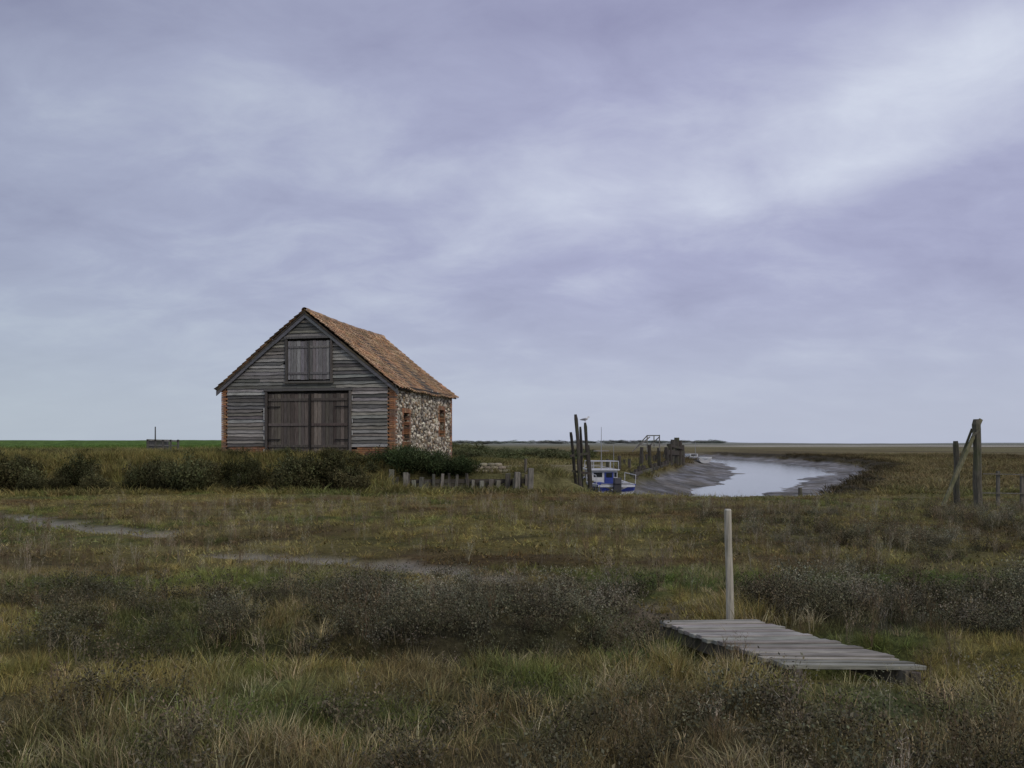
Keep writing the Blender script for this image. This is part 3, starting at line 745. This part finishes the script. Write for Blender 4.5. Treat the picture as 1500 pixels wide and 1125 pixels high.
x,y=pts(7500,-28,28,11,31); k=dry(x,y,.1)&(fbm(x*.6,y*.6,311)>.5); x,y=x[k],y[k]; s=rng.uniform(.35,.85,len(x)); scatter('tussock_grass',cg,x,y,s*1.4,tint(x,y)*1.35*var(len(x),.35),0,s)
x,y=pts(16000,-12,14,3,26); k=dry(x,y)&(rng.random(len(x))<shrubmask(x,y)*.6); x,y=x[k],y[k]
gr=ss(.45,.6,fbm(x*1.0,y*1.0,331))*np.where((y>8.6),1,.25)
gr=np.maximum(gr,np.exp(-(((x+.8)/1.2)**2+((y-9.9)/.9)**2)))
t=mix(C(.10,.09,.055)+0*x[:,None],GRY*1.15,gr*.8)*var(len(x),.3); s=rng.uniform(.6,1.2,len(x)); scatter('sea_purslane',ch_,x,y,s,t)
x,y=pts(4600,-13,14,3,26); k=dry(x,y)&(fbm(x*.7,y*.7,341)>.45); x,y=x[k],y[k]
t=np.where(rng.random((len(x),1))<.6,C(.15,.112,.066),C(.28,.245,.165))*var(len(x),.3); scatter('sea_lavender_stalks',cd,x,y,rng.uniform(.5,1.0,len(x)),t)
nb=15000
x=rng.uniform(-60,75,nb); y=30+rng.random(nb)**1.5*110; k=dry(x,y,.15)&(np.abs(x)<.7*y+3)
inb=((x+12.44)*.979-(y-36.59)*.205); inv_=((x+12.44)*.205+(y-36.59)*.979); k&=~((inb>-.3)&(inb<8.1)&(inv_>-.3)&(inv_<9))
k&=~((x>-6)&(x<6)&(np.abs(y-(44+.9*(x+1)))<3)); k&=~((x>2)&(x<11)&(y<42)&(rng.random(len(x))<.75)); x,y=x[k],y[k]
s=rng.uniform(.4,1.0,len(x))*(1+y*.008); zs=s*np.where(x>5,.4,.45)*rng.uniform(.5,1.1,len(x)); scatter('rough_bank_grass',cr_,x,y,s*1.35,tint(x,y)*1.2*var(len(x),.3),0,zs)
x=rng.uniform(-30,-4,1300); y=32.4+rng.random(1300)*4.0; k=(y<(36.2-.21*(x+12.4)))&((fbm(x*.5,y*.5,351)>.42)); x,y=x[k],y[k]
s=rng.uniform(.6,1.1,len(x)); scatter('reed_bed',cr_,x,y,s,C(.23,.205,.075)*var(len(x),.35),0,s*.6)
def bushes(name,L,cols,a=.2):
    x=np.array([l[0] for l in L],float); y=np.array([l[1] for l in L],float); s=np.array([l[2] for l in L]); zs=np.array([l[3] for l in L])
    return scatter(name,cb,x,y,s,np.array(cols)*var(len(x),a),-.12,zs)
L=[]
for (p0,p1,h) in ((-120,50,1.3),(85,150,1.1),(200,312,1.35),(335,385,1.05),(405,525,1.5)):
    for k in range(int((p1-p0)/6.5)):
        d=random.uniform(31.2,33.2); pp=random.uniform(p0,p1); e_=1-.4*abs((pp-(p0+p1)/2)/((p1-p0)/2))**2; xx=(pp-750)/1250*d; s=random.uniform(.65,1.05)*h*e_; L.append((xx,d,s*1.05,s*random.uniform(.95,1.3)))
for k in range(45):
    d=random.uniform(35,50); xx=random.uniform(-34,-14); s=random.uniform(.5,.8); L.append((xx,d,s*1.4,s*.6))
for k in range(26):
    s=random.uniform(.4,.75); u=random.uniform(.2,7.6); L.append((-12.44+.979*u-.15,36.59-.205*u-random.uniform(.5,1.4),s*1.2,s*.85))
bushes('shrubby_seablite_bushes',L,(.080,.078,.037),.4)
L=[]
for k in range(34):
    t=random.random(); d=34.1+random.uniform(-.2,1.2); xx=-5.4+t*3.6; s=random.uniform(.95,1.4)*(1-.45*abs(t-.3)); L.append((xx,d,s,s*random.uniform(.8,1.1)))
bushes('bramble_bush',L,(.062,.082,.036),.35)
L=[]
for k in range(60):
    d=random.uniform(70,130); xx=random.uniform(-10,9)*d/100; s=random.uniform(.9,1.9); L.append((xx,d,s*1.6,s*.65))
for k in range(60):
    d=random.uniform(90,125); xx=random.uniform(-.66,-.3)*d; s=random.uniform(.5,.8); L.append((xx,d,s*1.8,s*.6))
bushes('scrub_bushes',L,(.11,.12,.058),.3)
L=[]
for k in range(150):
    d=random.uniform(900,1000); xx=random.uniform(-110,230); s=random.uniform(3,6); L.append((xx,d,s*2.4,s*.5))
bushes('distant_scrub_belt',L,(.26,.275,.24),.12)  # pale grey tint puts distance haze into the foliage colour
# ------------------------------------------------------------------ world
wd=bpy.data.worlds.new('World'); scene.world=wd; wd.use_nodes=True; T=wd.node_tree; T.nodes.clear()
def nn(ty,**k):
    x=T.nodes.new(ty)
    for a,v in k.items(): setattr(x,a,v)
    return x
def M(op,a,b=None,c=None):
    x=nn('ShaderNodeMath',operation=op)
    for i_,q in enumerate((a,b,c)):
        if q is None: continue
        if isinstance(q,(int,float)): x.inputs[i_].default_value=q
        else: T.links.new(q,x.inputs[i_])
    return x.outputs[0]
out=nn('ShaderNodeOutputWorld'); tcw=nn('ShaderNodeTexCoord'); sp=nn('ShaderNodeSeparateXYZ'); T.links.new(tcw.outputs['Generated'],sp.inputs[0])
sxx,syy,szz=sp.outputs; az=M('ARCTAN2',sxx,syy); el=M('ARCSINE',szz)
den=M('ADD',M('MAXIMUM',szz,0),.3); cx=nn('ShaderNodeCombineXYZ'); T.links.new(M('DIVIDE',sxx,den),cx.inputs[0]); T.links.new(M('DIVIDE',syy,den),cx.inputs[1])
def noi(vec,sc,det,ro,scale=(1,1,1),rot=0,loc=(0,0,0),dist=0):
    mp=nn('ShaderNodeMapping'); mp.inputs['Scale'].default_value=scale; mp.inputs['Rotation'].default_value=(0,0,rot); mp.inputs['Location'].default_value=loc; T.links.new(vec,mp.inputs[0])
    x=nn('ShaderNodeTexNoise'); x.inputs['Scale'].default_value=sc; x.inputs['Detail'].default_value=det; x.inputs['Roughness'].default_value=ro; x.inputs['Distortion'].default_value=dist; T.links.new(mp.outputs[0],x.inputs[0]); return x.outputs['Fac']
n1=noi(cx.outputs[0],1.3,3,.5,(.8,1.1,1),.35,(3.1,1.7,0),.3); n2=noi(cx.outputs[0],4.6,6,.6,(.85,1.15,1),.3,(0,4,0),.3)
f=M('ADD',M('MULTIPLY',M('SUBTRACT',n1,.5),.85),M('MULTIPLY',M('SUBTRACT',n2,.5),.75))
f=M('ADD',f,.42)
for (a0,e0,sa,se,am,tl) in ((.46,.37,.17,.06,.52,.25),(.35,.285,.2,.03,.28,.1),(-.27,.385,.13,.05,.32,-.2),(.03,.28,.09,.025,.25,0),(-.4,.31,.16,.06,.16,0),(.10,.46,.3,.05,-.38,.05),(-.6,.45,.25,.05,-.3,0),(.0,.07,.3,.05,.14,0)):
    da=M('SUBTRACT',az,a0); de=M('SUBTRACT',M('SUBTRACT',el,e0),M('MULTIPLY',da,tl))
    q=M('ADD',M('POWER',M('ABSOLUTE',M('DIVIDE',da,sa)),2),M('POWER',M('ABSOLUTE',M('DIVIDE',de,se)),2))
    f=M('ADD',f,M('MULTIPLY',M('EXPONENT',M('MULTIPLY',q,-1)),am))
rp=nn('ShaderNodeValToRGB'); E=rp.color_ramp.elements; E[0].position=0; E[0].color=(.285,.29,.455,1); E[1].position=1; E[1].color=(.68,.725,.85,1)
q=E.new(.45); q.color=(.415,.432,.615,1); T.links.new(f,rp.inputs[0])
hz=nn('ShaderNodeMapRange'); T.links.new(el,hz.inputs[0]); hz.inputs[1].default_value=0; hz.inputs[2].default_value=.22; hz.inputs[3].default_value=.85; hz.inputs[4].default_value=0; hz.interpolation_type='SMOOTHSTEP'
mw=nn('ShaderNodeMix',data_type='RGBA'); T.links.new(hz.outputs[0],mw.inputs[0]); T.links.new(rp.outputs[0],mw.inputs[6]); mw.inputs[7].default_value=(.495,.54,.66,1)
lz=nn('ShaderNodeMapRange'); T.links.new(az,lz.inputs[0]); lz.inputs[1].default_value=-.6; lz.inputs[2].default_value=.1; lz.inputs[3].default_value=.6; lz.inputs[4].default_value=0
ml2=nn('ShaderNodeMix',data_type='RGBA',blend_type='MULTIPLY'); T.links.new(lz.outputs[0],ml2.inputs[0]); T.links.new(mw.outputs[2],ml2.inputs[6]); ml2.inputs[7].default_value=(.88,.97,.85,1)
bg=nn('ShaderNodeBackground'); T.links.new(ml2.outputs[2],bg.inputs[0]); bg.inputs[1].default_value=1.0
sky=nn('ShaderNodeTexSky'); sky.sky_type='NISHITA'; sky.sun_disc=False; SE,SR=math.radians(38),math.radians(140); sky.sun_elevation=SE; sky.sun_rotation=SR
bg2=nn('ShaderNodeBackground'); T.links.new(sky.outputs[0],bg2.inputs[0]); bg2.inputs[1].default_value=.07
ms=nn('ShaderNodeMixShader'); ms.inputs[0].default_value=.08; T.links.new(bg.outputs[0],ms.inputs[1]); T.links.new(bg2.outputs[0],ms.inputs[2]); T.links.new(ms.outputs[0],out.inputs[0])
sd=Vector((math.sin(SR)*math.cos(SE),math.cos(SR)*math.cos(SE),math.sin(SE)))
sl_=bpy.data.lights.new('sun','SUN'); sl_.energy=1.1; sl_.angle=math.radians(16); sl_.color=(1,.93,.80)
so=link(bpy.data.objects.new('sun',sl_)); so.rotation_euler=sd.to_track_quat('Z','Y').to_euler(); so.location=(10,-10,20)
# ------------------------------------------------------------------ camera
cam=bpy.data.cameras.new('camera'); cam.sensor_width=36; cam.lens=30; cam.shift_y=(650-562.5)/1500; cam.clip_end=8000; cam.clip_start=.05
co_=link(bpy.data.objects.new('camera',cam)); co_.location=(0,0,ZC); co_.rotation_euler=(math.radians(90),0,0); scene.camera=co_
scene.view_settings.view_transform='Standard'; scene.view_settings.look='None'; scene.view_settings.exposure=0
